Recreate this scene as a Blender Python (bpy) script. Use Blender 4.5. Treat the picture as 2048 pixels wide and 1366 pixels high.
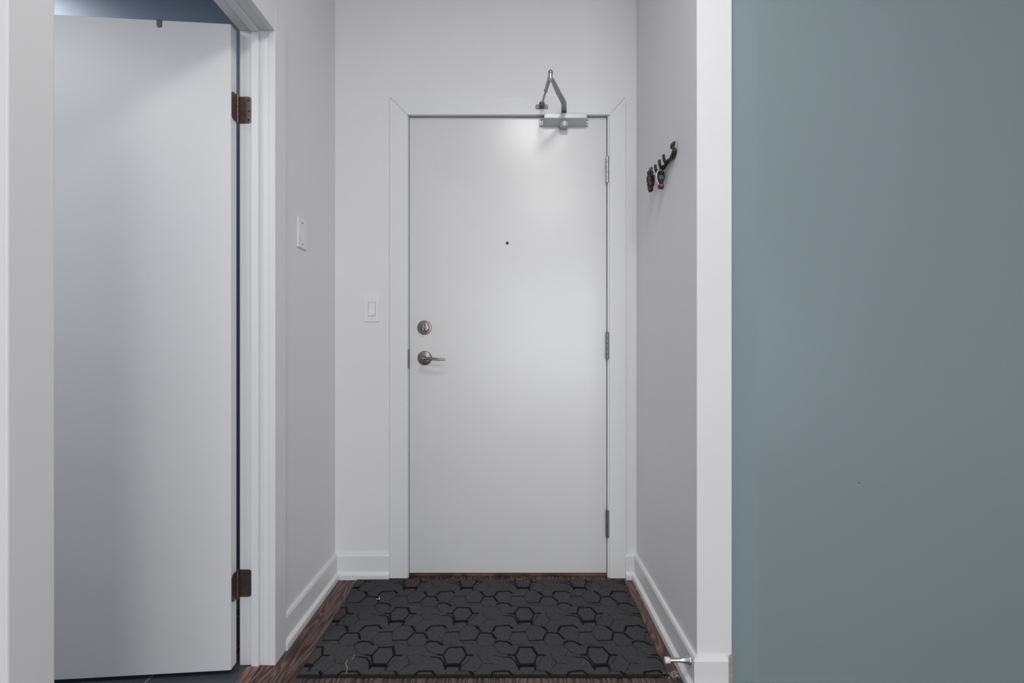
import bpy, bmesh, math, random
import numpy as np
from mathutils import Vector, Matrix
random.seed(7)
scene = bpy.context.scene
for o in list(bpy.data.objects): bpy.data.objects.remove(o)
C = scene.collection

# ---------------------------------------------------------------- camera, world, lights, exposure
CAM_H = 1.102
cd = bpy.data.cameras.new('camera'); cam = bpy.data.objects.new('camera', cd); C.objects.link(cam)
cam.location = (0, 0, CAM_H); cam.rotation_euler = (math.pi/2, 0, 0)
cd.sensor_width = 36.0; cd.lens = 950/2048*36.0; cd.clip_start = .02
scene.camera = cam
vs = scene.view_settings
vs.view_transform = 'Standard'; vs.look = 'None'; vs.gamma = 1.0; vs.use_curve_mapping = False
vs.exposure = 0.06
w = bpy.data.worlds.new('world'); scene.world = w; w.use_nodes = True
w.node_tree.nodes['Background'].inputs[0].default_value = (.75, .86, 1, 1)
w.node_tree.nodes['Background'].inputs[1].default_value = 1.0

def area(name, loc, rot, sx, sy, power, col=(1, 1, 1), shape='RECTANGLE', spread=math.pi):
    d = bpy.data.lights.new(name, 'AREA'); d.shape = shape; d.size = sx
    if shape in ('RECTANGLE', 'ELLIPSE'): d.size_y = sy
    d.energy = power; d.color = col; d.spread = spread
    o = bpy.data.objects.new(name, d); C.objects.link(o); o.location = loc; o.rotation_euler = rot
    return o
R = math.radians
CEIL = 2.90
# daylight coming in at the big window behind the camera
area('window_daylight', (1.0, -4.02, 1.22), (R(90), 0, 0), 2.9, 2.3, 68, (.975, .98, 1.0))
# round ceiling lamp of the entry, just in front of the camera
area('entry_lamp_light', (.17, .62, CEIL-.07), (0, 0, 0), .40, .40, 12.5, (1, .985, .97), 'DISK')
# ceiling lamp of the living room
area('room_lamp_light', (.45, -1.3, CEIL-.03), (0, 0, 0), .4, .4, 25, (1, .985, .97), 'DISK')
# lamp of the bathroom
area('bath_lamp_light', (-2.05, .30, 2.56), (0, 0, 0), 1.0, 1.0, 21.5, (1, .99, .98), 'DISK')
area('bath_vanity_light', (-2.02, 1.72, 2.56), (0, 0, 0), .2, .2, 4.5, (.95, .98, 1), 'DISK')
# weak lamp of the bedroom behind the frosted glass
area('bedroom_lamp_light', (1.9, 3.6, 2.75), (0, 0, 0), .8, .8, 9, (.97, .985, 1), 'DISK', R(95))

# ---------------------------------------------------------------- material helpers
def mat(name, col, rough=.5, metal=0.0, bump=0.0, bscale=200.0, spec=.5, var=0.0, vscale=3.0, specks=0.0, coat=0.0):
    m = bpy.data.materials.new(name); m.use_nodes = True
    nt = m.node_tree; N = nt.nodes; L = nt.links; b = N['Principled BSDF']
    b.inputs['Base Color'].default_value = (*col, 1); b.inputs['Roughness'].default_value = rough
    b.inputs['Metallic'].default_value = metal; b.inputs['Specular IOR Level'].default_value = spec
    b.inputs['Coat Weight'].default_value = coat
    tc = N.new('ShaderNodeTexCoord')
    if bump:
        n = N.new('ShaderNodeTexNoise'); n.inputs['Scale'].default_value = bscale; n.inputs['Detail'].default_value = 3
        L.new(tc.outputs['Object'], n.inputs['Vector'])
        bp = N.new('ShaderNodeBump'); bp.inputs['Strength'].default_value = bump; bp.inputs['Distance'].default_value = .001
        L.new(n.outputs['Fac'], bp.inputs['Height']); L.new(bp.outputs[0], b.inputs['Normal'])
    cur = None
    if var:
        n = N.new('ShaderNodeTexNoise'); n.inputs['Scale'].default_value = vscale; n.inputs['Detail'].default_value = 5
        L.new(tc.outputs['Object'], n.inputs['Vector'])
        mx = N.new('ShaderNodeMix'); mx.data_type = 'RGBA'
        mx.inputs[6].default_value = (*[c*(1-var) for c in col], 1); mx.inputs[7].default_value = (*[min(1, c*(1+var)) for c in col], 1)
        L.new(n.outputs['Fac'], mx.inputs[0]); cur = mx.outputs[2]
    if specks:
        n = N.new('ShaderNodeTexNoise'); n.inputs['Scale'].default_value = 26; n.inputs['Detail'].default_value = 6; n.inputs['Roughness'].default_value = .7
        L.new(tc.outputs['Object'], n.inputs['Vector'])
        r = N.new('ShaderNodeMapRange'); r.inputs[1].default_value = .735; r.inputs[2].default_value = .78; r.inputs[3].default_value = 0; r.inputs[4].default_value = specks
        L.new(n.outputs['Fac'], r.inputs[0])
        mx = N.new('ShaderNodeMix'); mx.data_type = 'RGBA'
        if cur: L.new(cur, mx.inputs[6])
        else: mx.inputs[6].default_value = (*col, 1)
        mx.inputs[7].default_value = (.22, .21, .21, 1)
        L.new(r.outputs[0], mx.inputs[0]); cur = mx.outputs[2]
    if cur: L.new(cur, b.inputs['Base Color'])
    return m

M = {}
M['wall'] = mat('wall_paint', (.78, .78, .785), .62, bump=.12, bscale=350, var=.028, specks=.2, spec=.35)
M['trim'] = mat('trim_paint', (.765, .77, .775), .42, bump=.06, bscale=120, var=.012, specks=.2)
M['door'] = mat('door_paint', (.685, .685, .685), .29, bump=.10, bscale=260, var=.008, specks=.10, spec=.8)
M['door2'] = mat('interior_door_paint', (.765, .765, .772), .42, bump=.08, bscale=220, var=.02, specks=.6)
M['ceiling'] = mat('ceiling_paint', (.82, .82, .82), .8, bump=.1)
M['slate'] = mat('slate_blue_paint', (.25, .295,   .365), .62, bump=.4, bscale=160)
M['nickel'] = mat('satin_nickel', (.27, .24, .22), .34, 1.0, bump=.04, bscale=400, var=.08, vscale=60)
M['steel'] = mat('brushed_steel', (.50, .50, .50), .32, 1.0, var=.06, vscale=80)
M['darksteel'] = mat('dull_steel', (.27, .27, .275), .42, 1.0, var=.12, vscale=80)
M['alu'] = mat('silver_paint', (.55, .56, .565), .38, .3, var=.03, vscale=50)
M['alu2'] = mat('arm_grey_paint', (.40, .405, .405), .45, .3, var=.05, vscale=50)
M['bronze'] = mat('antique_bronze', (.17, .135, .115), .5, .9, bump=.1, bscale=300, var=.35, vscale=45)
M['iron'] = mat('cast_iron_brown', (.040, .030, .027), .5, .35, bump=.6, bscale=350, var=.4, vscale=90)
M['plastic'] = mat('white_plastic', (.82, .82, .82), .32)
M['slot'] = mat('screw_slot', (.10, .10, .10), .5)
M['black'] = mat('black_plastic', (.014, .014, .016), .35)
M['red'] = mat('red_button', (.45, .035, .03), .4)
M['silver'] = mat('silver_emblem', (.6, .6, .62), .3, .8)
M['white_strap'] = mat('pale_strap', (.62, .66, .78), .6)
M['brass'] = mat('brass', (.55, .38, .14), .35, 1.0)
M['dark'] = mat('dark_core', (.012, .012, .012), .9)
M['plaster'] = mat('bare_plaster', (.36, .33, .25), .9, bump=.8, bscale=180, var=.4, vscale=70)
M['rubber'] = mat('white_rubber', (.72, .70, .66), .6)
M['lens'] = mat('peephole_lens', (.02, .02, .02), .12)
M['thread'] = mat('tan_thread', (.50, .36, .24), .9)
M['lint'] = mat('grey_lint', (.42, .42, .43), .95)
M['greytab'] = mat('blue_grey_metal', (.075, .095, .105), .45, .3)

def wood(name, dark, light, seams=True, axis='Y'):
    m = bpy.data.materials.new(name); m.use_nodes = True
    nt = m.node_tree; N = nt.nodes; L = nt.links; b = N['Principled BSDF']
    tc = N.new('ShaderNodeTexCoord'); sp = N.new('ShaderNodeSeparateXYZ'); L.new(tc.outputs['Object'], sp.inputs[0])
    def math_(op, a, bb=None, c=None):
        n = N.new('ShaderNodeMath'); n.operation = op
        for i, v in enumerate((a, bb, c)):
            if v is None: continue
            if isinstance(v, (int, float)): n.inputs[i].default_value = v
            else: L.new(v, n.inputs[i])
        return n.outputs[0]
    across, along = (sp.outputs[0], sp.outputs[1]) if axis == 'Y' else (sp.outputs[1], sp.outputs[0])
    u = math_('DIVIDE', math_('SUBTRACT', across, .0097), .189)
    idx = math_('FLOOR', u)
    cmb = N.new('ShaderNodeCombineXYZ')
    L.new(math_('MULTIPLY', across, 9.0), cmb.inputs[0])
    L.new(math_('ADD', math_('MULTIPLY', along, 1.1), math_('MULTIPLY', idx, 3.7)), cmb.inputs[1])
    L.new(math_('MULTIPLY', idx, 5.3), cmb.inputs[2])
    n1 = N.new('ShaderNodeTexNoise'); n1.inputs['Scale'].default_value = 1.5; n1.inputs['Detail'].default_value = 2; L.new(cmb.outputs[0], n1.inputs['Vector'])
    rings = math_('SINE', math_('MULTIPLY', n1.outputs['Fac'], 95.0))
    cmb2 = N.new('ShaderNodeCombineXYZ')
    L.new(math_('MULTIPLY', across, 420.0), cmb2.inputs[0]); L.new(math_('MULTIPLY', along, 14.0), cmb2.inputs[1]); L.new(idx, cmb2.inputs[2])
    n2 = N.new('ShaderNodeTexNoise'); n2.inputs['Scale'].default_value = 1; n2.inputs['Detail'].default_value = 4; L.new(cmb2.outputs[0], n2.inputs['Vector'])
    wn = N.new('ShaderNodeTexWhiteNoise'); wn.noise_dimensions = '1D'; L.new(idx, wn.inputs['W'])
    f = math_('ADD', math_('MULTIPLY', rings, .22), math_('MULTIPLY', n2.outputs['Fac'], .9))
    f = math_('ADD', f, math_('MULTIPLY', wn.outputs['Value'], .22))
    f = math_('SUBTRACT', f, .10)
    rp = N.new('ShaderNodeValToRGB'); rp.color_ramp.elements[0].color = (*dark, 1); rp.color_ramp.elements[0].position = .2
    rp.color_ramp.elements[1].color = (*light, 1); rp.color_ramp.elements[1].position = .85
    L.new(f, rp.inputs[0]); col = rp.outputs[0]
    if seams:
        fr = math_('FRACT', u); d = math_('ABSOLUTE', math_('SUBTRACT', fr, .5))
        s = math_('GREATER_THAN', d, .4945)
        mx = N.new('ShaderNodeMix'); mx.data_type = 'RGBA'; L.new(s, mx.inputs[0]); L.new(col, mx.inputs[6]); mx.inputs[7].default_value = (.012, .009, .008, 1)
        col = mx.outputs[2]
    L.new(col, b.inputs['Base Color']); b.inputs['Roughness'].default_value = .42; b.inputs['Specular IOR Level'].default_value = .35
    bp = N.new('ShaderNodeBump'); bp.inputs['Strength'].default_value = .25; bp.inputs['Distance'].default_value = .001
    L.new(f, bp.inputs['Height']); L.new(bp.outputs[0], b.inputs['Normal'])
    return m
M['floor'] = wood('dark_oak_planks', (.030, .0165, .0135), (.20, .120, .103))
M['sill'] = wood('sill_oak', (.05, .031, .021), (.17, .115, .08), False, 'X')
M['strip'] = wood('transition_oak', (.10, .055, .042), (.30, .17, .13), False)

def tile_mat():
    m = bpy.data.materials.new('dark_blue_tile'); m.use_nodes = True
    nt = m.node_tree; N = nt.nodes; L = nt.links; b = N['Principled BSDF']
    tc = N.new('ShaderNodeTexCoord'); mp = N.new('ShaderNodeMapping'); mp.inputs['Location'].default_value = (1.188, -1.30, 0)
    L.new(tc.outputs['Object'], mp.inputs[0])
    br = N.new('ShaderNodeTexBrick'); br.offset = 0; br.inputs['Scale'].default_value = 1
    br.inputs['Brick Width'].default_value = .305; br.inputs['Row Height'].default_value = .61; br.inputs['Mortar Size'].default_value = .0016
    br.inputs['Color1'].default_value = (.052, .062, .080, 1); br.inputs['Color2'].default_value = (.060, .070, .088, 1); br.inputs['Mortar'].default_value = (.42, .40, .36, 1)
    L.new(mp.outputs[0], br.inputs['Vector']); L.new(br.outputs['Color'], b.inputs['Base Color']); b.inputs['Roughness'].default_value = .45
    return m
M['tile'] = tile_mat()

def glass_mat():
    m = bpy.data.materials.new('frosted_teal_glass'); m.use_nodes = True
    nt = m.node_tree; N = nt.nodes; L = nt.links; b = N['Principled BSDF']; out = N['Material Output']
    b.inputs['Base Color'].default_value = (.385, .468, .492, 1); b.inputs['Roughness'].default_value = .5; b.inputs['Specular IOR Level'].default_value = .35
    t = N.new('ShaderNodeBsdfRefraction'); t.inputs['Color'].default_value = (.80, .93, .96, 1); t.inputs['Roughness'].default_value = .42; t.inputs['IOR'].default_value = 1.3
    mx = N.new('ShaderNodeMixShader'); mx.inputs[0].default_value = .45
    L.new(b.outputs[0], mx.inputs[1]); L.new(t.outputs[0], mx.inputs[2]); L.new(mx.outputs[0], out.inputs['Surface'])
    return m
M['glass'] = glass_mat()
def clear_glass():
    m = bpy.data.materials.new('window_glass'); m.use_nodes = True
    b = m.node_tree.nodes['Principled BSDF']; b.inputs['Transmission Weight'].default_value = 1; b.inputs['Roughness'].default_value = .0; b.inputs['IOR'].default_value = 1.1
    return m
M['clear'] = clear_glass()

# ---------------------------------------------------------------- mesh helpers
def link(name, me, m, parent=None, loc=None):
    o = bpy.data.objects.new(name, me); C.objects.link(o)
    if m is not None: me.materials.append(m)
    if parent is not None: o.parent = parent
    if loc is not None: o.location = loc
    return o
def obj(name, bm, m, parent=None, smooth=False, bevel=0, loc=None, seg=2):
    bmesh.ops.recalc_face_normals(bm, faces=bm.faces)
    me = bpy.data.meshes.new(name); bm.to_mesh(me); bm.free()
    if smooth:
        for p in me.polygons: p.use_smooth = True
        try: me.set_sharp_from_angle(angle=R(40))
        except Exception: pass
    o = link(name, me, m, parent, loc)
    if bevel:
        md = o.modifiers.new('bevel', 'BEVEL'); md.width = bevel; md.segments = seg; md.limit_method = 'ANGLE'; md.angle_limit = R(35)
    return o
def box(bm, x0, x1, y0, y1, z0, z1, mtx=None):
    vs_ = [bm.verts.new((x, y, z)) for x in (x0, x1) for y in (y0, y1) for z in (z0, z1)]
    for f in ((0, 1, 3, 2), (4, 6, 7, 5), (0, 4, 5, 1), (2, 3, 7, 6), (0, 2, 6, 4), (1, 5, 7, 3)):
        bm.faces.new([vs_[i] for i in f])
    if mtx: bmesh.ops.transform(bm, matrix=mtx, verts=vs_)
    return vs_
def BM(*boxes):
    bm = bmesh.new()
    for b in boxes: box(bm, *b)
    return bm
def prism(bm, pts, a, b_, axis='Z'):
    """extrude a 2D outline between a and b_ along the axis"""
    def P(p, t):
        return {'Z': (p[0], p[1], t), 'Y': (p[0], t, p[1]), 'X': (t, p[0], p[1])}[axis]
    v0 = [bm.verts.new(P(p, a)) for p in pts]; v1 = [bm.verts.new(P(p, b_)) for p in pts]
    n = len(pts)
    bm.faces.new(v0); bm.faces.new(v1)
    for i in range(n): bm.faces.new((v0[i], v0[(i+1) % n], v1[(i+1) % n], v1[i]))
    return v0+v1
def lathe(bm, prof, base, axis, n=32):
    """prof: (radius, distance along axis); closed with caps"""
    ax = Vector(axis).normalized(); u = ax.orthogonal().normalized(); v = ax.cross(u); base = Vector(base)
    rings = []
    for r, t in prof:
        if r <= 1e-6: rings.append([bm.verts.new(base+ax*t)])
        else: rings.append([bm.verts.new(base+ax*t+(u*math.cos(2*math.pi*k/n)+v*math.sin(2*math.pi*k/n))*r) for k in range(n)])
    for a, b_ in zip(rings, rings[1:]):
        for k in range(n):
            q = [a[k % len(a)], a[(k+1) % len(a)], b_[(k+1) % len(b_)], b_[k % len(b_)]]
            q2 = []
            for x in q:
                if x not in q2: q2.append(x)
            if len(q2) > 2: bm.faces.new(q2)
    if len(rings[0]) > 1: bm.faces.new(rings[0])
    if len(rings[-1]) > 1: bm.faces.new(rings[-1])
def tube(bm, pts, rad, n=10, flat=1.0, closed=False):
    pts = [Vector(p) for p in pts]; rs = rad if isinstance(rad, (list, tuple)) else [rad]*len(pts)
    prev = None; rings = []
    N_ = len(pts)
    for i, p in enumerate(pts):
        a = pts[i-1] if (i > 0 or closed) else p; b_ = pts[(i+1) % N_] if (i < N_-1 or closed) else p
        t = (b_-a).normalized()
        if prev is None: u = t.orthogonal().normalized()
        else: u = (prev-t*prev.dot(t)).normalized()
        prev = u; v = t.cross(u)
        rings.append([bm.verts.new(p+(u*math.cos(2*math.pi*k/n)+v*math.sin(2*math.pi*k/n)*flat)*rs[i]) for k in range(n)])
    pr = list(zip(rings, rings[1:]))
    if closed: pr.append((rings[-1], rings[0]))
    for a, b_ in pr:
        for k in range(n): bm.faces.new((a[k], a[(k+1) % n], b_[(k+1) % n], b_[k]))
    if not closed: bm.faces.new(rings[0]); bm.faces.new(rings[-1])
def spline(pts, k=6):
    pts = [Vector(p) for p in pts]; out = []
    for i in range(len(pts)-1):
        p0 = pts[max(0, i-1)]; p1 = pts[i]; p2 = pts[i+1]; p3 = pts[min(len(pts)-1, i+2)]
        for j in range(k):
            t = j/k
            out.append(.5*((2*p1)+(p2-p0)*t+(2*p0-5*p1+4*p2-p3)*t*t+(3*p1-p0-3*p2+p3)*t**3))
    out.append(pts[-1]); return out
def struct(name, bm, m, **k):
    o = obj(name, bm, m, **k); o['kind'] = 'structure'; return o
def empty(name, loc, **props):
    o = bpy.data.objects.new(name, None); C.objects.link(o); o.location = loc; o.empty_display_size = .05
    for k, v in props.items(): o[k] = v
    return o
def tag(o, label, cat, group=None):
    o['label'] = label; o['category'] = cat
    if group: o['group'] = group
    return o
def keep(parent, *kids):
    """parent kids that were built in world space"""
    for k in kids:
        k.parent = parent; k.location = -Vector(parent.location)

# ---------------------------------------------------------------- key measures
XL = -.826; XLF = -.804           # left wall, face of its casing
XR = .5816; XRO = .692            # right stub wall
YB = 2.219; YC = 2.204            # back wall, face of its casing
YD = 2.229                        # face of the entrance door
Y0, Y1 = .8357, 1.612             # casing edges of the left doorway
YE = 1.494                        # end of the right stub wall
# ---------------------------------------------------------------- shell
struct('floor', BM((-.893, 4.2, -4.2, 2.45, -.08, 0), (.5, 4.2, 2.45, 4.6, -.08, 0), (-1.0, -.893, -4.2, .80, -.08, 0), (-1.0, -.893, 1.66, 2.45, -.08, 0)), M['floor'])
struct('floor_tile', BM((-2.9, -.893, -.4, 2.3, -.085, -.002)), M['tile']).name = 'floor_bathroom'
struct('ceiling', BM((-1.0, 4.2, -4.2, 2.40, CEIL, CEIL+.1), (.5, 4.2, 2.4, 4.6, CEIL, CEIL+.1)), M['ceiling'])
# back wall with the doorway
struct('wall_back', BM((-1.0, -.500, YB, 2.36, 0, CEIL), (.468, XRO, YB, 2.36, 0, CEIL), (-.500, .468, YB, 2.36, 2.172, CEIL)), M['wall'])
struct('wall_gap_shade', BM((-.62, .60, 2.361, 2.40, 0, 2.4)), M['dark'])  # near-black sheet added behind the entrance door, paints the shade in its gaps
# left wall with the bathroom doorway
XB = -.918
struct('wall_left', BM((XB, XL, -4.1, Y0-.008, 0, CEIL), (XB, XL, 1.634, YB, 0, CEIL), (XB, XL, Y0-.008, 1.634, 2.178, CEIL)), M['wall'])
struct('wall_right', BM((XR, XRO, YE, YB, 0, CEIL)), M['wall'], bevel=.0025)
struct('wall_rear', BM((XL, -.50, -4.2, -4.1, 0, CEIL), (2.50, 4.1, -4.2, -4.1, 0, CEIL), (-.50, 2.50, -4.2, -4.1, 0, .04), (-.50, 2.50, -4.2, -4.1, 2.42, CEIL)), M['wall'])
struct('wall_living', BM((4.1, 4.2, -4.2, 4.6, 0, CEIL)), M['wall'])
struct('wall_bedroom', BM((.70, 4.1, 4.5, 4.6, 0, CEIL), (.60, .70, 2.361, 4.6, 0, CEIL)), M['wall'])
# slate blue bathroom walls
struct('wall_bathroom', BM((-2.9, -.9267, 1.95, 2.05, 0, 2.6), (-2.9, -2.8, -.3, 1.95, 0, 2.6), (-2.8, -.9267, -.4, -.3, 0, 2.6)), M['slate'])
struct('ceiling_bathroom', BM((-2.9, -.9267, -.4, 2.05, 2.6, 2.68)), M['ceiling'])
struct('wall_bathroom_front', BM((-.9265, -.919, -.3, Y0-.0077, 0, 2.6), (-.9265, -.919, 1.6337, 1.95, 0, 2.6), (-.9265, -.919, Y0-.0077, 1.6337, 2.1777, 2.6)), M['slate'])
# window behind the camera
struct('window_1', BM((-.50, -.44, -4.17, -4.11, .04, 2.42), (2.44, 2.50, -4.17, -4.11, .04, 2.42), (-.44, 2.44, -4.17, -4.11, .04, .10), (-.44, 2.44, -4.17, -4.11, 2.36, 2.42), (.97, 1.03, -4.17, -4.11, .10, 2.36)), M['trim'])

# white post of the bedroom side, right behind the glass
struct('trim_12', BM((.6925, .790, 1.5285, 1.600, 0, 2.66)), M['trim'])
# chipped bare plaster at the foot of the stub wall's outer corner
bm = bmesh.new()
pts = [(XRO+.0012, 0)]; 
for k in range(15):
    z = .001+k*.0079
    pts.append((.6768+random.uniform(-.0006, .0022)+(.004 if k > 12 else 0), z))
pts.append((XRO+.0012, .124))
pts = [pts[0]]+pts[1:]
prism(bm, pts, YE-.0022, YE+.03, 'Y')
o = obj('bare_plaster_patch', bm, M['plaster']); o.parent = bpy.data.objects['wall_right']; o['label'] = 'chipped beige bare plaster'

# ---------------------------------------------------------------- baseboards (swept profile, mitred)
PROF = [(0, 0), (.027, 0), (.027, .021), (.0255, .024), (.014, .033), (.014, .104), (.010, .1135), (0, .1150)]
def sweep(path, inside):
    """inside: +1 room lies to the right of the direction of travel"""
    segs = []
    P = [Vector(p) for p in path]; n = len(P); offs = []
    for i in range(n):
        d0 = (P[i]-P[i-1]).normalized() if i else (P[1]-P[0]).normalized()
        d1 = (P[i+1]-P[i]).normalized() if i < n-1 else d0
        n0 = Vector((d0.y, -d0.x))*inside; n1 = Vector((d1.y, -d1.x))*inside
        mdir = (n0+n1); mdir /= (1+n0.dot(n1)); offs.append(mdir)
    for i in range(n-1):
        bm = bmesh.new(); A = [bm.verts.new((P[i].x+offs[i].x*t, P[i].y+offs[i].y*t, z)) for t, z in PROF]
        B = [bm.verts.new((P[i+1].x+offs[i+1].x*t, P[i+1].y+offs[i+1].y*t, z)) for t, z in PROF]
        bm.faces.new(A); bm.faces.new(B)
        for k in range(len(PROF)): bm.faces.new((A[k], A[(k+1) % len(PROF)], B[(k+1) % len(PROF)], B[k]))
        segs.append(bm)
    return segs
s = sweep([(XL, 1.6915), (XL, YB), (-.5690, YB)], 1)
struct('baseboard_left', s[0], M['trim'], bevel=.0008); struct('baseboard_back', s[1], M['trim'], bevel=.0008)
s = sweep([(.5272, YB), (XR, YB), (XR, YE), (.6755, YE)], 1)
struct('baseboard_corner', s[0], M['trim'], bevel=.0008); struct('baseboard_right', s[1], M['trim'], bevel=.0008)
struct('baseboard_end', s[2], M['trim'], bevel=.0008)

# ---------------------------------------------------------------- entrance doorway: casing, jamb, sill
xo0, xi0, xi1, xo1, zi, zo = -.5684, -.4860, .4530, .5266, 2.1545, 2.2375
g = .0005
def mitre(name, pts):
    bm = bmesh.new(); prism(bm, pts, YC, YB, 'Y'); return struct(name, bm, M['trim'], bevel=.0012)
mitre('trim_1', [(xo0, .002), (xi0, .002), (xi0, zi), (xo0, zo-.0006)])
mitre('trim_2', [(xo0+.0006, zo), (xi0+.0003, zi+.0006), (xi1-.0003, zi+.0006), (xo1-.0006, zo)])
mitre('trim_3', [(xi1, .002), (xo1, .002), (xo1, zo-.0006), (xi1, zi)])
# steel frame inside the casing
struct('trim_4', BM((-.4995, -.4832, 2.2142, 2.355, 0, 2.1565), (.4460, .4675, 2.2142, 2.355, 0, 2.1565), (-.4832, .4460, 2.2142, 2.355, 2.1565, 2.1715)), M['trim'], bevel=.0008)
struct('trim_5', BM((-.4830, .4458, 2.2295, 2.345, 0, .0120)), M['sill'], bevel=.001)

# ---------------------------------------------------------------- entrance door
door = empty('door_1', (-.019, YD, 0), kind='structure')
pan = obj('door_panel', BM((-.4808, .4432, YD, YD+.044, .0160, 2.1530)), M['door'], bevel=.0012)
keep(door, pan)
def pos(px, py, y): 
    s_ = 950/y; return ((px-1024)/s_, CAM_H+(683-py)/s_)
# deadbolt
dx, dz = pos(849, 655, YD)
bm = bmesh.new(); lathe(bm, [(.0335, 0), (.0335, .004), (.0315, .0075), (.0268, .0085), (.0262, .0070), (.0240, .0070), (.0232, .0085), (.0195, .0100), (.0, .0105)], (dx, YD, dz), (0, -1, 0), 40)
db = obj('deadbolt', bm, M['nickel'], smooth=True)
bm = bmesh.new(); lathe(bm, [(.011, 0), (.011, .004), (.0085, .006), (0, .0062)], (dx, YD-.0098, dz-.002), (0, -1, 0), 28)
v = prism(bm, [(-.0045, -.0165), (-.006, -.006), (-.005, .010), (-.0015, .0225), (.0015, .0225), (.005, .010), (.006, -.006), (.0045, -.0165)], 0, .014, 'Y')
bmesh.ops.transform(bm, matrix=Matrix.Translation((dx, YD-.0295, dz-.001)) @ Matrix.Rotation(R(7), 4, 'Y'), verts=v)
tt = obj('thumb_turn', bm, M['nickel'], smooth=True, bevel=.0015)
# lever handle
hx, hz = pos(849.5, 716, YD)
bm = bmesh.new(); lathe(bm, [(.0335, 0), (.0335, .004), (.0325, .0065), (.029, .0085), (.012, .0115), (.0105, .014), (.0100, .046), (0, .046)], (hx, YD, hz), (0, -1, 0), 40)
hd = obj('door_handle', bm, M['nickel'], smooth=True)
bm = bmesh.new()
path = spline([(hx-.006, YD-.050, hz+.0005), (hx+.010, YD-.0515, hz+.0002), (hx+.040, YD-.056, hz-.0020), (hx+.075, YD-.0575, hz-.0048), (hx+.103, YD-.0535, hz-.0070)], 5)
tube(bm, path, [.0098]*4+[.0088-.0042*i/(len(path)-5) for i in range(len(path)-4)], 14, .78)
lv = obj('lever', bm, M['nickel'], smooth=True)
# peephole
ex, ez = pos(1014.5, 486, YD)
bm = bmesh.new(); lathe(bm, [(.0078, 0), (.0078, .0015), (.0058, .0022), (.0052, .0008)], (ex, YD, ez), (0, -1, 0), 24)
ph = obj('peephole', bm, M['darksteel'], smooth=True)
bm = bmesh.new(); lathe(bm, [(.0056, .0008), (.004, .0018), (0, .0021)], (ex, YD, ez), (0, -1, 0), 20)
pl = obj('peephole_lens', bm, M['lens'], smooth=True)
keep(door, db, hd, ph)
for a, b_ in ((tt, db), (lv, hd), (pl, ph)): b_ and setattr(a, 'parent', b_)
# hinges with five knuckles
for i, (ya, yb) in enumerate(((313, 365), (665, 719), (1021, 1075))):
    hxx, z1 = pos(1214.6, ya, 2.2135); _, z0 = pos(1214.6, yb, 2.2135)
    m = M['steel'] if i == 0 else M['darksteel']
    bm = bmesh.new(); L_ = z1-z0; prof = [(0, -.002), (.0055, -.001)]
    for k in range(5):
        a = z0+L_*k/5-z0; b_ = L_*(k+1)/5
        prof += [(.0069, a+.0006), (.0069, b_-.0010), (.0056, b_-.0002)]
    prof += [(.0056, L_), (.0060, L_+.002), (.004, L_+.005), (0, L_+.0058)]
    if i: prof = prof[:-3]+[(.0066, L_+.002), (0, L_+.0022)]
    lathe(bm, prof, (hxx, 2.2145, z0), (0, 0, 1), 20)
    h = obj('hinge', bm, m, smooth=True)
    lf = obj('hinge_leaf', BM((.4436, .4456, 2.219, 2.262, z0+.001, z1-.001)), m)
    keep(door, h); lf.parent = h
    if i: h['label'] = 'dull dark grey hinge'
    else: h['label'] = 'bright steel hinge with pointed pin tip'
# strike plate on the lock side of the frame
bm = BM((-.4868, -.4822, 2.2125, 2.2135, .977, 1.066), (-.4832, -.4822, 2.2128, 2.26, .977, 1.066))
o = obj('strike_plate', bm, M['darksteel']); o.parent = bpy.data.objects['trim_4']

# ---------------------------------------------------------------- door closer
cl = empty('door_closer', (.2415, YD, 2.13))
tag(cl, 'silver hydraulic door closer with folding arm at the top of the entrance door', 'door closer')
bm = bmesh.new()
prism(bm, [(YD-.0005, 2.1505), (YD-.050, 2.1505), (YD-.0525, 2.148), (YD-.0525, 2.1275), (YD-.0505, 2.1245), (YD-.022, 2.1085), (YD-.0005, 2.1075)], .148, .3435, 'X')
body = obj('closer_body', bm, M['alu'], bevel=.0012)
fl = []
for x0, x1 in ((.1285, .1478), (.3437, .3560)):
    bm = bmesh.new()
    prism(bm, [(YD-.0005, 2.1405), (YD-.010, 2.1405), (YD-.013, 2.134), (YD-.012, 2.113), (YD-.008, 2.1085), (YD-.0005, 2.1085)], x0, x1, 'X')
    f_ = obj('mounting_flange', bm, M['alu'], bevel=.002); fl.append(f_)
    for z in (2.119, 2.132):
        bm = bmesh.new(); lathe(bm, [(.0036, 0), (.0036, .0015), (.0015, .0022), (0, .0012)], ((x0+x1)/2, YD-.0122, z), (0, -1, 0), 14)
        obj('screw', bm, M['darksteel'], smooth=True, parent=f_)
bm = bmesh.new(); lathe(bm, [(.0200, 0), (.0200, .017), (.0180, .0215), (.0168, .0215), (.0160, .019), (.008, .019), (.007, .0235), (0, .0238)], (.2415, YD-.030, 2.1145), (0, 0, -1), 36)
cap = obj('pinion_cap', bm, M['alu'], smooth=True)
bm = bmesh.new(); lathe(bm, [(.011, 0), (.011, .008), (.007, .009), (.007, .018), (0, .018)], (.2415, YD-.030, 2.1500), (0, 0, 1), 24)
pin = obj('pinion', bm, M['darksteel'], smooth=True)
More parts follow.
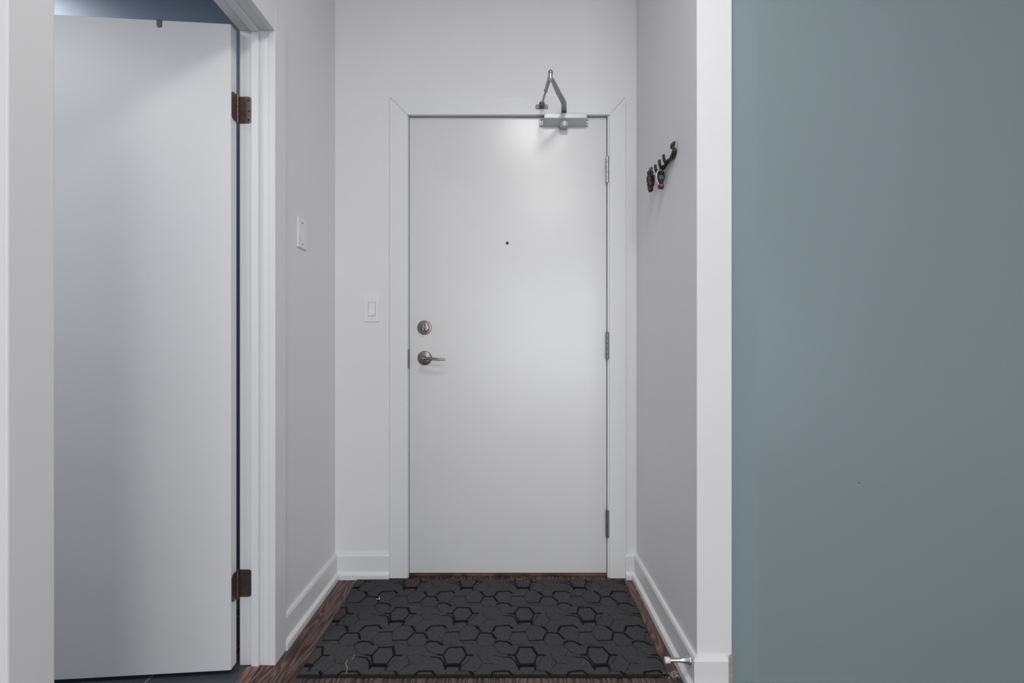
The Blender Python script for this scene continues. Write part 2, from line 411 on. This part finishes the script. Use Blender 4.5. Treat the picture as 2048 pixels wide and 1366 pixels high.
# main arm: flat bar lying level, bent near the pinion
ELB = Vector((.1545, 1.905, 2.168))
P0 = Vector((.2415, YD-.026, 2.163)); P1 = Vector((.2310, 2.118, 2.163))
def flatbar(bm, pts, wds, th):
    up = Vector((0, 0, 1)); rings = []
    for i, p in enumerate(pts):
        a = pts[max(0, i-1)]; b_ = pts[min(len(pts)-1, i+1)]; t = (b_-a).normalized(); sd = t.cross(up).normalized()
        h = wds[i]/2; z = Vector((0, 0, th/2))
        rings.append([bm.verts.new(q) for q in (p-sd*h-z, p+sd*h-z, p+sd*h+z, p-sd*h+z)])
    for a, b_ in zip(rings, rings[1:]):
        for k in range(4): bm.faces.new((a[k], a[(k+1) % 4], b_[(k+1) % 4], b_[k]))
    bm.faces.new(rings[0]); bm.faces.new(rings[-1])
bm = bmesh.new(); pp = [P0+Vector((.001, .012, 0))]+spline([P0, P0.lerp(P1, .6), P1, P1.lerp(ELB, .15)+Vector((.0015, 0, 0))], 6)
pp += [P1.lerp(ELB, t)+Vector((0, 0, -.001)) for t in (.4, .7, .93)]
flatbar(bm, pp, [.024]*(len(pp)-3)+[.022, .0185, .015], .006)
arm = obj('main_arm', bm, M['alu2'], bevel=.001)
bm = bmesh.new(); lathe(bm, [(.005, -.016), (.0085, -.015), (.0085, .004), (.0065, .005), (.0065, .008), (.010, .009), (.010, .017), (.006, .022), (0, .024)], ELB, (0, 0, 1), 20)
elb = obj('elbow_joint', bm, M['steel'], smooth=True)
BR = Vector((.1375, 2.178, 2.192))
bm = bmesh.new(); A = ELB+Vector((0, 0, .004)); d = (BR-A)
tube(bm, [A, A+d*.08, A+d*.5, A+d*.52], [.006, .0085, .0072, .0085], 14)
tube(bm, [A+d*.52, A+d*.97], [.0046, .0046], 12)
fo = obj('forearm', bm, M['alu2'], smooth=True)
bm = bmesh.new()
prism(bm, [(.1105, 2.1800), (.1645, 2.1800), (.1665, 2.183), (.1665, 2.196), (.1585, 2.2015), (.1165, 2.2015), (.1085, 2.196), (.1085, 2.183)], YC-.0035, YC-.0002, 'Y')
box(bm, .1255, .1495, 2.173, YC-.003, 2.1865, 2.1895); box(bm, .1255, .1495, 2.173, YC-.003, 2.1965, 2.1990)
lathe(bm, [(.005, 0), (.005, .021), (0, .022)], (.1375, 2.178, 2.1835), (0, 0, 1), 14)
M['bracket'] = mat('zinc_bracket', (.20, .20, .205), .45, .3)
brk = obj('frame_bracket', bm, M['bracket'], bevel=.0006)
for x in (.1165, .1585):
    bm = bmesh.new(); lathe(bm, [(.0048, 0), (.0048, .002), (.002, .0032), (0, .0018)], (x, YC-.0035, 2.191), (0, -1, 0), 14)
    obj('screw', bm, M['steel'], smooth=True, parent=brk)
keep(cl, body, *fl, cap, pin, arm, elb, fo, brk)

# ---------------------------------------------------------------- left doorway: casing, jamb, stop
zh = 2.156
def casing_v(name, a, b_, zt):
    return struct(name, BM((XL, XLF, a, b_, .001, zt)), M['trim'], bevel=.0025)
casing_v('trim_6', Y1, 1.6905, zh+.079)
casing_v('trim_7', .757, Y0, zh+.079)
struct('trim_8', BM((XL, XLF, Y0, Y1, zh, zh+.079)), M['trim'], bevel=.0025)
jm = BM((-.9265, XL-.0002, 1.6165, 1.6335, 0, zh+.004), (-.9265, XL-.0002, Y0-.0075, Y0-.0045, 0, zh+.004), (-.9265, XL-.0002, Y0-.0075, 1.6335, zh+.004, zh+.0215))
struct('trim_9', jm, M['trim'], bevel=.0012)
st = BM((-.8810, -.8570, 1.6045, 1.6163, .001, zh-.008), (-.8810, -.8570, Y0-.0043, Y0+.006, .001, zh-.008), (-.8810, -.8570, Y0-.0043, 1.6163, zh-.008, zh+.0038))
struct('trim_10', st, M['trim'], bevel=.0015)
# oak strip between plank floor and tile
struct('trim_11', BM((-.8930, -.8500, Y0-.003, 1.604, 0, .0055)), M['strip'], bevel=.002)

# ---------------------------------------------------------------- open interior door
FC = Vector((-.9290, 1.570, 0)); ANG = R(4.8)
u = Vector((-math.cos(ANG), -math.sin(ANG), 0)); n_ = Vector((-math.sin(ANG), math.cos(ANG), 0))
d2 = empty('door_2', (FC.x, FC.y, 0), kind='structure')
d2.rotation_euler = (0, 0, ANG)
# local frame: +X points to the hinge side, +Y away from the camera; the leaf spans X -0.76..0
p2 = obj('door_panel', BM((-.760, 0, 0, .038, .0150, 2.1515)), M['door2'], parent=d2, bevel=.0015)
def rrect(w0, w1, z0, z1, r, left=False, right=True, n=6):
    pts = []
    def arc(cx, cz, a0):
        for k in range(n+1):
            a = a0+math.pi/2*k/n; pts.append((cx+r*math.cos(a), cz+r*math.sin(a)))
    if right: arc(w1-r, z0+r, -math.pi/2); arc(w1-r, z1-r, 0)
    else: pts.append((w1, z0)); pts.append((w1, z1))
    if left: arc(w0+r, z1-r, math.pi/2); arc(w0+r, z0+r, math.pi)
    else: pts.append((w0, z1)); pts.append((w0, z0))
    return pts
PINX, PINY = -.9295, 1.6110
for i, (ya, yb) in enumerate(((192, 247), (1139, 1195))):
    z1 = CAM_H+(683-ya)/589; z0 = CAM_H+(683-yb)/589
    # leaf on the jamb, facing the camera
    bm = bmesh.new(); prism(bm, rrect(-.9285, -.8845, z0+.001, z1-.001, .013), 1.6148, 1.6164, 'Y')
    jl = obj('hinge_leaf', bm, M['bronze'], bevel=.0004)
    js = []
    for (sx, sz) in ((-.896, z1-.013), (-.893, (z0+z1)/2-.004), (-.896, z0+.013)):
        bm = bmesh.new(); lathe(bm, [(.0036, 0), (.0030, .0012), (.001, .0002)], (sx, 1.6149, sz), (0, -1, 0), 14)
        js.append(obj('screw', bm, M['iron'], smooth=True))
    # knuckle and pin
    bm = bmesh.new(); L_ = z1-z0; prof = [(0, -.004), (.003, -.0035), (.0032, 0)]
    for k in range(5):
        prof += [(.0048, L_*k/5+.0004), (.0048, L_*(k+1)/5-.0008), (.0038, L_*(k+1)/5-.0002)]
    prof += [(.0042, L_+.001), (.0042, L_+.0035), (0, L_+.0045)]
    lathe(bm, prof, (PINX, PINY-.0025, z0), (0, 0, 1), 16)
    hg = obj('hinge', bm, M['bronze'], smooth=True)
    # leaf on the door edge
    bm = bmesh.new(); prism(bm, rrect(-.034, .003, z0+.001, z1-.001, .013, left=True, right=False), 0, .0016, 'X')
    bmesh.ops.transform(bm, matrix=Matrix.Translation((FC.x-.038*math.sin(ANG)+.0005, FC.y+.037, 0)) @ Matrix.Rotation(ANG, 4, 'Z'), verts=bm.verts)
    dl = obj('hinge_leaf', bm, M['bronze'])
    # hinge belongs to the door; its local frame is turned, so undo that
    inv = (Matrix.Translation((FC.x, FC.y, 0)) @ Matrix.Rotation(ANG, 4, 'Z')).inverted()
    for q in (hg, jl, dl, *js): q.data.transform(inv)
    hg.parent = d2; jl.parent = hg; dl.parent = hg; 
    for q in js: q.parent = hg
    hg['label'] = 'aged bronze hinge' 
# little metal tab hooked over the top edge of this door
tb = empty('over_door_hook', (FC.x, FC.y, 2.1515)); tb.rotation_euler = (0, 0, ANG)
tag(tb, 'small dark blue-grey metal hook over the top edge of the open left door', 'hook')
tx = -.2235
bm = bmesh.new(); pts = []
for k in range(9):
    a = math.pi+math.pi*k/8; pts.append((tx+.0078*math.cos(a), -.0165+.0078*math.sin(a)))
pts += [(tx+.0078, .0018), (tx-.0078, .0018)]
prism(bm, pts, -.0022, -.0004, 'Y')
obj('front_tab', bm, M['greytab'], parent=tb, bevel=.0006)
obj('top_strap', BM((tx-.0078, tx+.0078, -.0022, .0415, .0003, .0020)), M['greytab'], parent=tb)
bm = BM((tx-.0078, tx+.0078, .0384, .0402, -.11, .0020))
tube(bm, spline([(tx, .042, -.100), (tx, .062, -.112), (tx, .080, -.100), (tx, .084, -.080)], 5), .004, 10)
obj('hook_arm', bm, M['greytab'], parent=tb)

# ---------------------------------------------------------------- wall plates
x0, z1 = pos(729, 593, YB-.004); x1, z0 = pos(758.5, 643, YB-.004)
sw = empty('light_switch', ((x0+x1)/2, YB, (z0+z1)/2))
tag(sw, 'white rocker light switch on the back wall left of the entrance door', 'light switch')
W, Hh = (x1-x0)/2, (z1-z0)/2
r0, r1, q0, q1 = -.0170, .0170, -.0335, .0335
bm = BM((-W, r0, -.0055, -.0002, -Hh, Hh), (r1, W, -.0055, -.0002, -Hh, Hh), (r0, r1, -.0055, -.0002, q1, Hh), (r0, r1, -.0055, -.0002, -Hh, q0))
bmesh.ops.remove_doubles(bm, verts=bm.verts, dist=1e-6)
obj('face_plate', bm, M['plastic'], parent=sw)
bm = bmesh.new(); prism(bm, [(-.0004, q0+.0016), (-.0095, q0+.0016), (-.0052, 0), (-.0066, q1-.0016), (-.0004, q1-.0016)], r0+.0016, r1-.0016, 'X')
obj('rocker', bm, M['plastic'], parent=sw, bevel=.0008)
for z in (-.0478, .0478):
    bm = bmesh.new(); lathe(bm, [(.003, 0), (.0026, .0008), (0, .0002)], (0, -.0054, z), (0, -1, 0), 12)
    obj('screw', bm, M['alu'], parent=sw, smooth=True)
bp = empty('blank_wall_plate', (XL, 1.8605, 1.524))
tag(bp, 'white blank cover plate with two screws on the left wall beside the corner', 'wall plate')
bm = bmesh.new()
prism(bm, [(-.0585, .0002), (-.0585, .0030), (-.0560, .0060), (.0560, .0060), (.0585, .0030), (.0585, .0002)], -.038, .038, 'Y')
bmesh.ops.transform(bm, matrix=Matrix(((0, 0, 1, 0), (0, 1, 0, 0), (1, 0, 0, 0), (0, 0, 0, 1))), verts=bm.verts)
obj('face_plate', bm, M['plastic'], parent=bp, bevel=.0012)
for z in (-.0415, .0415):
    bm = bmesh.new(); lathe(bm, [(.0038, 0), (.0034, .001), (.001, .0002)], (.0059, 0, z), (1, 0, 0), 14)
    s_ = obj('screw', bm, M['darksteel'], parent=bp, smooth=True)

# ---------------------------------------------------------------- key rack on the right wall
HOOKS = (1.732, 1.782, 1.832, 1.886); ZB = 1.764
rack = empty('key_rack', (XR, 1.82, ZB))
tag(rack, 'dark brown cast metal twig shaped key rack on the right wall', 'key rack')
def loc(x, y, z): return (x-XR, y-1.82, z-ZB)
bm = bmesh.new()
tube(bm, [loc(XR-.0095, y, ZB-.0035+.0020*math.sin(i*1.3)) for i, y in enumerate(np.linspace(1.962, 1.694, 14))], [.006]+[.0072+.0008*math.sin(i*2.1) for i in range(12)]+[.0085], 12)
obj('rack_bar', bm, M['iron'], parent=rack, smooth=True)
for k, y in enumerate(HOOKS):
    bm = bmesh.new()
    p = spline([loc(XR-.010, y+.014, ZB-.001), loc(XR-.0185, y+.005, ZB-.008), loc(XR-.0250, y, ZB-.004), loc(XR-.0280, y, ZB+.006), loc(XR-.0295, y-.001, ZB+.0195)], 4)
    tube(bm, p, [.0064-.0012*i/(len(p)-1) for i in range(len(p)-1)]+[.0044], 10)
    obj('hook', bm, M['iron'], parent=rack, smooth=True)
bm = bmesh.new()
p = spline([loc(XR-.009, 1.700, ZB-.002), loc(XR-.008, 1.684, ZB+.004), loc(XR-.009, 1.677, ZB+.016), loc(XR-.015, 1.681, ZB+.026), loc(XR-.012, 1.676, ZB+.036), loc(XR-.008, 1.672, ZB+.043)], 4)
tube(bm, p, [.0085, .0085, .0088, .009, .0092, .0090, .0088, .0082, .0072, .0062, .0056, .006, .0070, .0078, .0080, .0074, .0066, .0056, .0046, .0036, .0025][:len(p)], 10)
obj('leaf_finial', bm, M['iron'], parent=rack, smooth=True)
bm = bmesh.new()
p = spline([loc(XR-.009, 1.958, ZB), loc(XR-.008, 1.972, ZB+.006), loc(XR-.010, 1.978, ZB+.020)], 4)
tube(bm, p, [.0068, .0066, .0064, .0062, .006, .006, .0055, .004, .002], 10)
obj('end_finial', bm, M['iron'], parent=rack, smooth=True)

# knobbly brown key bunch on the farthest hook
kb = empty('key_bunch', (.5565, 1.900, 1.795))
tag(kb, 'knobbly dark brown key bunch hanging at the far end of the key rack', 'keys')
bm = bmesh.new()
prof = [(0, .004), (.0045, .003), (.0062, -.003), (.0070, -.010), (.0120, -.016), (.0125, -.022), (.0098, -.027), (.0115, -.033), (.0125, -.042), (.0138, -.052), (.0140, -.060), (.0130, -.068), (.0110, -.074), (.0105, -.082), (.0095, -.089), (.0060, -.094), (0, -.096)]
lathe(bm, prof, (0, 0, 0), (0, 0, 1), 28)
for v in bm.verts:
    a = math.atan2(v.co.y, v.co.x); k = 1+.16*math.sin(3*a+v.co.z*180)+.12*math.sin(5*a-v.co.z*310)
    v.co.x *= k; v.co.y *= .55*k; v.co.x += .003*math.sin(v.co.z*60)-.0*v.co.z
    v.co.x += v.co.z*.06
obj('wooden_charm', bm, M['iron'], parent=kb, smooth=True)
bm = bmesh.new(); tube(bm, [(.006*math.cos(a)+.001, -.004, -.001+.006*math.sin(a)) for a in np.linspace(0, 2*math.pi, 20)[:-1]], .0010, 8, closed=True)
obj('key_ring', bm, M['brass'], parent=kb, smooth=True)
bm = bmesh.new()
prism(bm, [(-.004, -.028), (-.0005, -.028), (-.001, -.040), (-.0035, -.050), (-.006, -.046)], -.0105, -.0085, 'Y')
prism(bm, [(-.008, -.058), (-.002, -.056), (-.003, -.068), (-.009, -.072)], -.0100, -.0085, 'Y')
obj('key', bm, M['bronze'], parent=kb, bevel=.0004)

# black car key fob with pale strap
kf = empty('car_key', (.5640, 1.800, 1.745))
tag(kf, 'black car key fob with red button and pale strap hanging on the key rack', 'car key')
bm = bmesh.new()
prism(bm, [(-.0125, -.002), (-.0135, -.012), (-.0130, -.024), (-.0105, -.036), (-.0085, -.046), (.0085, -.046), (.0105, -.036), (.0130, -.024), (.0135, -.012), (.0125, -.002), (.009, 0), (-.009, 0)], -.0055, .0055, 'Y')
obj('fob_body', bm, M['black'], parent=kf, smooth=True, bevel=.002)
bm = bmesh.new()
prism(bm, [(-.0078, -.0462), (-.0105, -.050), (-.0100, -.0625), (-.0085, -.0655), (.0085, -.0655), (.0100, -.0625), (.0105, -.050), (.0078, -.0462)], -.0052, .0052, 'Y')
obj('fob_end', bm, M['black'], parent=kf, smooth=True, bevel=.0015)
bm = bmesh.new(); prism(bm, [(-.0065, -.0475), (-.0070, -.052), (-.004, -.0575), (.004, -.0575), (.0070, -.052), (.0065, -.0475)], -.0072, -.0050, 'Y')
obj('red_button', bm, M['red'], parent=kf, bevel=.001)
bm = bmesh.new(); tube(bm, [(.0066*math.cos(a), -.0060, -.0225+.0066*math.sin(a)) for a in np.linspace(0, 2*math.pi, 29)[:-1]], .0008, 8, closed=True)
for a in (90, 210, 330):
    ca, sa = math.cos(R(a)), math.sin(R(a))
    prism(bm, [(.0063*ca, -.0225+.0063*sa), (-.0010*sa, -.0225+.0010*ca), (.0010*sa, -.0225-.0010*ca)], -.0066, -.0056, 'Y')
obj('emblem', bm, M['silver'], parent=kf)
bm = bmesh.new()
def ribbon(bm, pts, wd, th=.0008):
    tube(bm, pts, wd, 8, th/wd)
tube(bm, spline([(.002, -.006, .004), (-.010, -.0065, .003), (-.0175, -.007, -.006), (-.0185, -.007, -.024), (-.0150, -.0065, -.040), (-.0090, -.006, -.050)], 6), [.0022]*31, 10, .5)
tube(bm, spline([(-.010, -.003, .002), (-.0220, -.003, -.014), (-.0215, -.003, -.030), (-.0130, -.003, -.042)], 6), [.0014]*19, 8, .6)
tube(bm, spline([(.006, .005, .002), (.0145, .004, -.006), (.0158, .003, -.026), (.0125, .003, -.044)], 6), [.0010]*19, 8, .6)
obj('strap', bm, M['white_strap'], parent=kf, smooth=True)
bm = bmesh.new(); tube(bm, [(.0035+.0055*math.cos(a), -.001, .0095+.0115*math.sin(a)) for a in np.linspace(0, 2*math.pi, 25)[:-1]], .0011, 8, closed=True)
obj('key_ring', bm, M['brass'], parent=kf, smooth=True)

# ---------------------------------------------------------------- door stop on the right baseboard
ds = empty('door_stop', (XR-.0142, 1.5155, .0855))
tag(ds, 'steel door stop with white rubber tip on the right baseboard near the mat corner', 'door stop')
bm = bmesh.new(); lathe(bm, [(.0165, 0), (.0165, .0025), (.0145, .006), (.0105, .014), (.0080, .023), (.0066, .034), (.0060, .066), (0, .066)], (0, 0, 0), (-1, 0, 0), 24)
obj('stop_rod', bm, M['steel'], parent=ds, smooth=True)
bm = bmesh.new(); lathe(bm, [(.0080, .064), (.0092, .066), (.0096, .078), (.0083, .080), (0, .080)], (0, 0, 0), (-1, 0, 0), 20)
obj('rubber_tip', bm, M['rubber'], parent=ds, smooth=True)

# ---------------------------------------------------------------- frosted glass panel
gp = empty('frosted_glass_panel', (1.45, 1.521, .012))
tag(gp, 'large frosted blue-green glass panel right of the short white wall', 'glass panel')
o = obj('glass_sheet', BM((.6965, 2.30, 1.515, 1.527, .012, 2.62)), M['glass'], bevel=.001); keep(gp, o)
sx_, sz_ = pos(1718, 966, 1.515)
bm = bmesh.new(); tube(bm, [(sx_-.0035, 1.5146, sz_+.0018), (sx_, 1.5143, sz_+.0004), (sx_+.0035, 1.5146, sz_-.0024)], .0006, 6)
o = obj('dark_scratch', bm, M['dark']); keep(gp, o)
o = obj('floor_channel', BM((.6965, 2.30, 1.508, 1.534, 0, .012)), M['steel'], bevel=.001); keep(gp, o)
o = obj('top_rail', BM((.6965, 2.30, 1.505, 1.537, 2.62, 2.66)), M['steel'], bevel=.001); keep(gp, o)
struct('wall_header', BM((XRO+.001, 4.1, 1.504, 1.60, 2.66, CEIL), (2.3005, 4.1, 1.50, 1.60, 0, 2.66)), M['wall'])

# ---------------------------------------------------------------- door mat
def build_mat():
    x0, x1, y0, y1 = -.705, .5165, 1.555, 2.190
    F, HM = 950.0, CAM_H-.008
    def cv(p):                       # a traced point of the woven pattern -> mat plane
        px = 840+p[0]/6.326; py = 1150+p[1]/6.326; s_ = (py-683)/HM
        return ((px-1024)/s_, F/s_)
    T, D, S = .0042, .0030, .0016
    strokes = [
        ([(1200, 1010), (1255, 908), (1420, 905), (1490, 1010), (1440, 1120), (1265, 1120), (1200, 1010)], D),
        ([(1255, 906), (1420, 904), (1485, 1000)], T), ([(1265, 1142), (1440, 1142)], .0075),
        ([(1125, 1005), (1200, 1008)], T), ([(1490, 1008), (1575, 1005)], T),
        ([(1265, 1120), (1258, 1190)], D), ([(1440, 1120), (1458, 1195)], D),
        ([(960, 850), (1000, 830), (1095, 835), (1160, 880)], T), ([(960, 850), (935, 890)], S), ([(935, 890), (1010, 970), (1110, 1005)], S),
        ([(915, 700), (960, 640), (1120, 633), (1165, 668)], T), ([(770, 727), (900, 725), (960, 803)], T), ([(710, 640), (770, 705)], T),
        ([(1165, 715), (1330, 715)], D), ([(1172, 730), (1120, 805)], S), ([(1330, 715), (1400, 635), (1540, 635)], S),
        ([(1330, 725), (1380, 822)], S), ([(1380, 822), (1560, 822)], D), ([(1560, 822), (1600, 727)], D),
        ([(740, 888), (920, 890)], S), ([(965, 815), (925, 888)], S), ([(700, 822), (740, 888)], S),
        ([(1130, 810), (1170, 880), (1330, 880)], S), ([(530, 850), (690, 870)], S),
        ([(670, 1005), (600, 1080), (505, 1180)], S), ([(745, 1000), (750, 1040), (800, 1110), (930, 1115)], S),
        ([(1060, 1035), (1150, 1040), (1210, 1080), (1262, 1180)], D), ([(930, 1010), (1060, 1035)], S), ([(670, 1230), (680, 1250)], D),
        ([(800, 1110), (690, 1225)], S), ([(1490, 1190), (1590, 1215)], S),
    ]
    PX, PY = .2503, .2530
    res = .0020
    nx = int((x1-x0)/res)+1; ny = int((y1-y0)/res)+1
    gx = np.linspace(x0, x1, nx); gy = np.linspace(y0, y1, ny)
    X, Y = np.meshgrid(gx, gy)
    pat = np.zeros_like(X)
    rng = np.random.RandomState(3)
    nz = rng.rand(ny, nx)
    # slight weave wobble
    WX = X+.0012*np.sin(Y*900)+.0016*(np.sin(X*61+Y*47)); WY = Y+.0014*np.sin(X*73-Y*31)+.0008*np.sin(X*1000)
    for pts, wd in strokes:
        P = [cv(p) for p in pts]
        for a, b_ in zip(P, P[1:]):
            for i in range(-4, 4):
                for j in range(-2, 4):
                    ax, ay = a[0]+i*PX, a[1]+j*PY; bx, by = b_[0]+i*PX, b_[1]+j*PY
                    if max(ax, bx) < x0-.01 or min(ax, bx) > x1+.01 or max(ay, by) < y0-.01 or min(ay, by) > y1+.01: continue
                    c0 = np.searchsorted(gx, min(ax, bx)-.012); c1 = np.searchsorted(gx, max(ax, bx)+.012)
                    r0_ = np.searchsorted(gy, min(ay, by)-.012); r1_ = np.searchsorted(gy, max(ay, by)+.012)
                    sx, sy = WX[r0_:r1_, c0:c1], WY[r0_:r1_, c0:c1]
                    dx_, dy_ = bx-ax, by-ay; l2 = dx_*dx_+dy_*dy_+1e-12
                    t = np.clip(((sx-ax)*dx_+(sy-ay)*dy_)/l2, 0, 1)
                    dist = np.hypot(sx-ax-t*dx_, sy-ay-t*dy_)
                    v = np.clip(1.3-(dist/wd)**1.6*.8, 0, 1)
                    if wd <= S: v = v*(.25+.75*(nz[r0_:r1_, c0:c1] > .55))
                    pat[r0_:r1_, c0:c1] = np.maximum(pat[r0_:r1_, c0:c1], v)
    # binding along the edges
    edge = np.minimum.reduce([X-x0, x1-X, (Y-y0)*1.0, y1-Y])
    bind = np.clip(1.6-edge/.005, 0, 1)
    bindf = np.clip(1.8-(Y-y0)/.007, 0, 1)
    pat = np.maximum(pat, np.maximum(bind*.45, bindf*.85))
    # a little raggedness of the long sides
    wob = .0008*np.sin(gy*23)+.0007*np.sin(gy*71+1)
    XX = X.copy()
    XX += (wob[:, None])*np.where(X < (x0+x1)/2, 1, -1)*np.clip(1-edge/.08, 0, 1)
    # the mat is very slightly wider at the back left corner
    XX += np.clip((Y-y0)/(y1-y0), 0, 1)*np.clip(1-(X-x0)/.3, 0, 1)*-.008
    Z = .0075-.0022*pat+.0007*(nz-.5)-.0060*np.clip(1-edge/.003, 0, 1)*.9
    co = np.stack([XX, Y, Z], -1).reshape(-1, 3)
    idx = np.arange(nx*ny).reshape(ny, nx)
    f = np.stack([idx[:-1, :-1], idx[:-1, 1:], idx[1:, 1:], idx[1:, :-1]], -1).reshape(-1, 4)
    # underside and skirt
    ring = list(idx[0, :])+list(idx[1:, -1])+list(idx[-1, -2::-1])+list(idx[-2:0:-1, 0])
    base = len(co); bot = co[ring].copy(); bot[:, 2] = .0006
    co = np.vstack([co, bot]); n = len(ring)
    me = bpy.data.meshes.new('door_mat')
    skirt = [(ring[k], base+k, base+(k+1) % n, ring[(k+1) % n]) for k in range(n)]
    faces = f.tolist()+skirt+[list(range(base+n-1, base-1, -1))]
    me.from_pydata(co.tolist(), [], faces); me.update()
    at = me.attributes.new('pattern', 'FLOAT', 'POINT')
    at.data.foreach_set('value', np.concatenate([pat.reshape(-1), np.ones(n)*.8]).astype(np.float32))
    for p in me.polygons: p.use_smooth = True
    m = bpy.data.materials.new('charcoal_pile'); m.use_nodes = True
    nt = m.node_tree; N = nt.nodes; L = nt.links; b = N['Principled BSDF']
    a = N.new('ShaderNodeAttribute'); a.attribute_name = 'pattern'
    tc = N.new('ShaderNodeTexCoord')
    mp = N.new('ShaderNodeMapping'); mp.inputs['Scale'].default_value = (260, 520, 200); L.new(tc.outputs['Object'], mp.inputs[0])
    nn = N.new('ShaderNodeTexNoise'); nn.inputs['Scale'].default_value = 1; nn.inputs['Detail'].default_value = 3; L.new(mp.outputs[0], nn.inputs['Vector'])
    rp = N.new('ShaderNodeValToRGB'); rp.color_ramp.elements[0].position = .3; rp.color_ramp.elements[0].color = (.044, .044, .046, 1); rp.color_ramp.elements[1].position = .75; rp.color_ramp.elements[1].color = (.088, .088, .090, 1)
    L.new(nn.outputs['Fac'], rp.inputs[0])
    mx = N.new('ShaderNodeMix'); mx.data_type = 'RGBA'; L.new(a.outputs['Fac'], mx.inputs[0]); L.new(rp.outputs[0], mx.inputs[6]); mx.inputs[7].default_value = (.009, .009, .0105, 1)
    L.new(mx.outputs[2], b.inputs['Base Color']); b.inputs['Roughness'].default_value = 1; b.inputs['Specular IOR Level'].default_value = .05
    bp_ = N.new('ShaderNodeBump'); bp_.inputs['Strength'].default_value = .7; bp_.inputs['Distance'].default_value = .0015
    L.new(nn.outputs['Fac'], bp_.inputs['Height']); L.new(bp_.outputs[0], b.inputs['Normal'])
    o = link('door_mat', me, m)
    return tag(o, 'charcoal door mat with black hexagon outlines on the dark wood floor', 'door mat')
build_mat()

# ---------------------------------------------------------------- threads and lint
def flo(px, py, z=.0085):
    s_ = (py-683)/(CAM_H-z); return ((px-1024)/s_, 950/s_, z)
bm = bmesh.new()
tube(bm, spline([flo(691.5, 1347), flo(694, 1341), flo(695, 1335, .010), flo(692.5, 1331), flo(691.5, 1326, .0105), flo(695, 1321)], 5), .0009, 6)
tag(obj('tan_thread', bm, M['thread'], smooth=True), 'curled tan thread lying on the front left of the mat', 'thread')
bm = bmesh.new()
tube(bm, spline([flo(703.5, 1318), flo(706.5, 1314.5), flo(709, 1309.5, .010)], 5), .0007, 6)
tag(obj('pale_thread', bm, M['thread'], smooth=True), 'short pale thread on the mat just behind the curled tan thread', 'thread')
bm = bmesh.new()
tube(bm, spline([flo(753, 1197), flo(756, 1199, .0105), flo(759, 1195.5)], 4), .0011, 6); tube(bm, [flo(758.5, 1199), flo(759.5, 1194, .012)], .0010, 6)
tag(obj('white_fluff', bm, M['rubber'], smooth=True), 'bit of white fluff at the back left of the mat', 'lint')
def tuft(name, px, py, rx, ry, n, z, label, m=None, r=.0007):
    bm = bmesh.new()
    for k in range(n):
        a = random.uniform(0, 6.28); q = random.random()**.5
        x, y, _ = flo(px+rx*q*math.cos(a), py+ry*q*math.sin(a), z)
        b0 = Vector((x, y, z+random.uniform(0, .003))); dd = Vector((random.uniform(-1, 1), random.uniform(-1, 1), random.uniform(-.15, .35))).normalized()*random.uniform(.003, .010)
        c = b0+dd*.5+Vector((random.uniform(-1, 1), random.uniform(-1, 1), .5))*.0015; e = b0+dd
        e.z = max(e.z, z+.0004); c.z = max(c.z, z+.0004)
        tube(bm, [b0, c, e], [r, r, r*.5], 5)
    o = obj(name, bm, m or M['lint'], smooth=True); o['kind'] = 'stuff'; return tag(o, label, 'lint')
# the fraying corner of the mat and the clump at the sill
tuft('lint', 1345, 1350, 22, 8, 60, .0012, 'grey frayed lint at the front right corner of the mat')
M['dark_lint'] = mat('dark_lint', (.05, .055, .055), .95)
tuft('lint', 1061, 1156.5, 12, 2.5, 40, .0012, 'dark lint clump on the floor in front of the door sill', M['dark_lint'])
bm = bmesh.new(); tube(bm, spline([flo(1034, 1158.5, .0015), flo(1040, 1158, .002), flo(1046, 1160, .0015)], 4), .0007, 6)
tag(obj('sill_thread', bm, M['thread'], smooth=True), 'short light thread beside the lint clump at the door sill', 'thread')
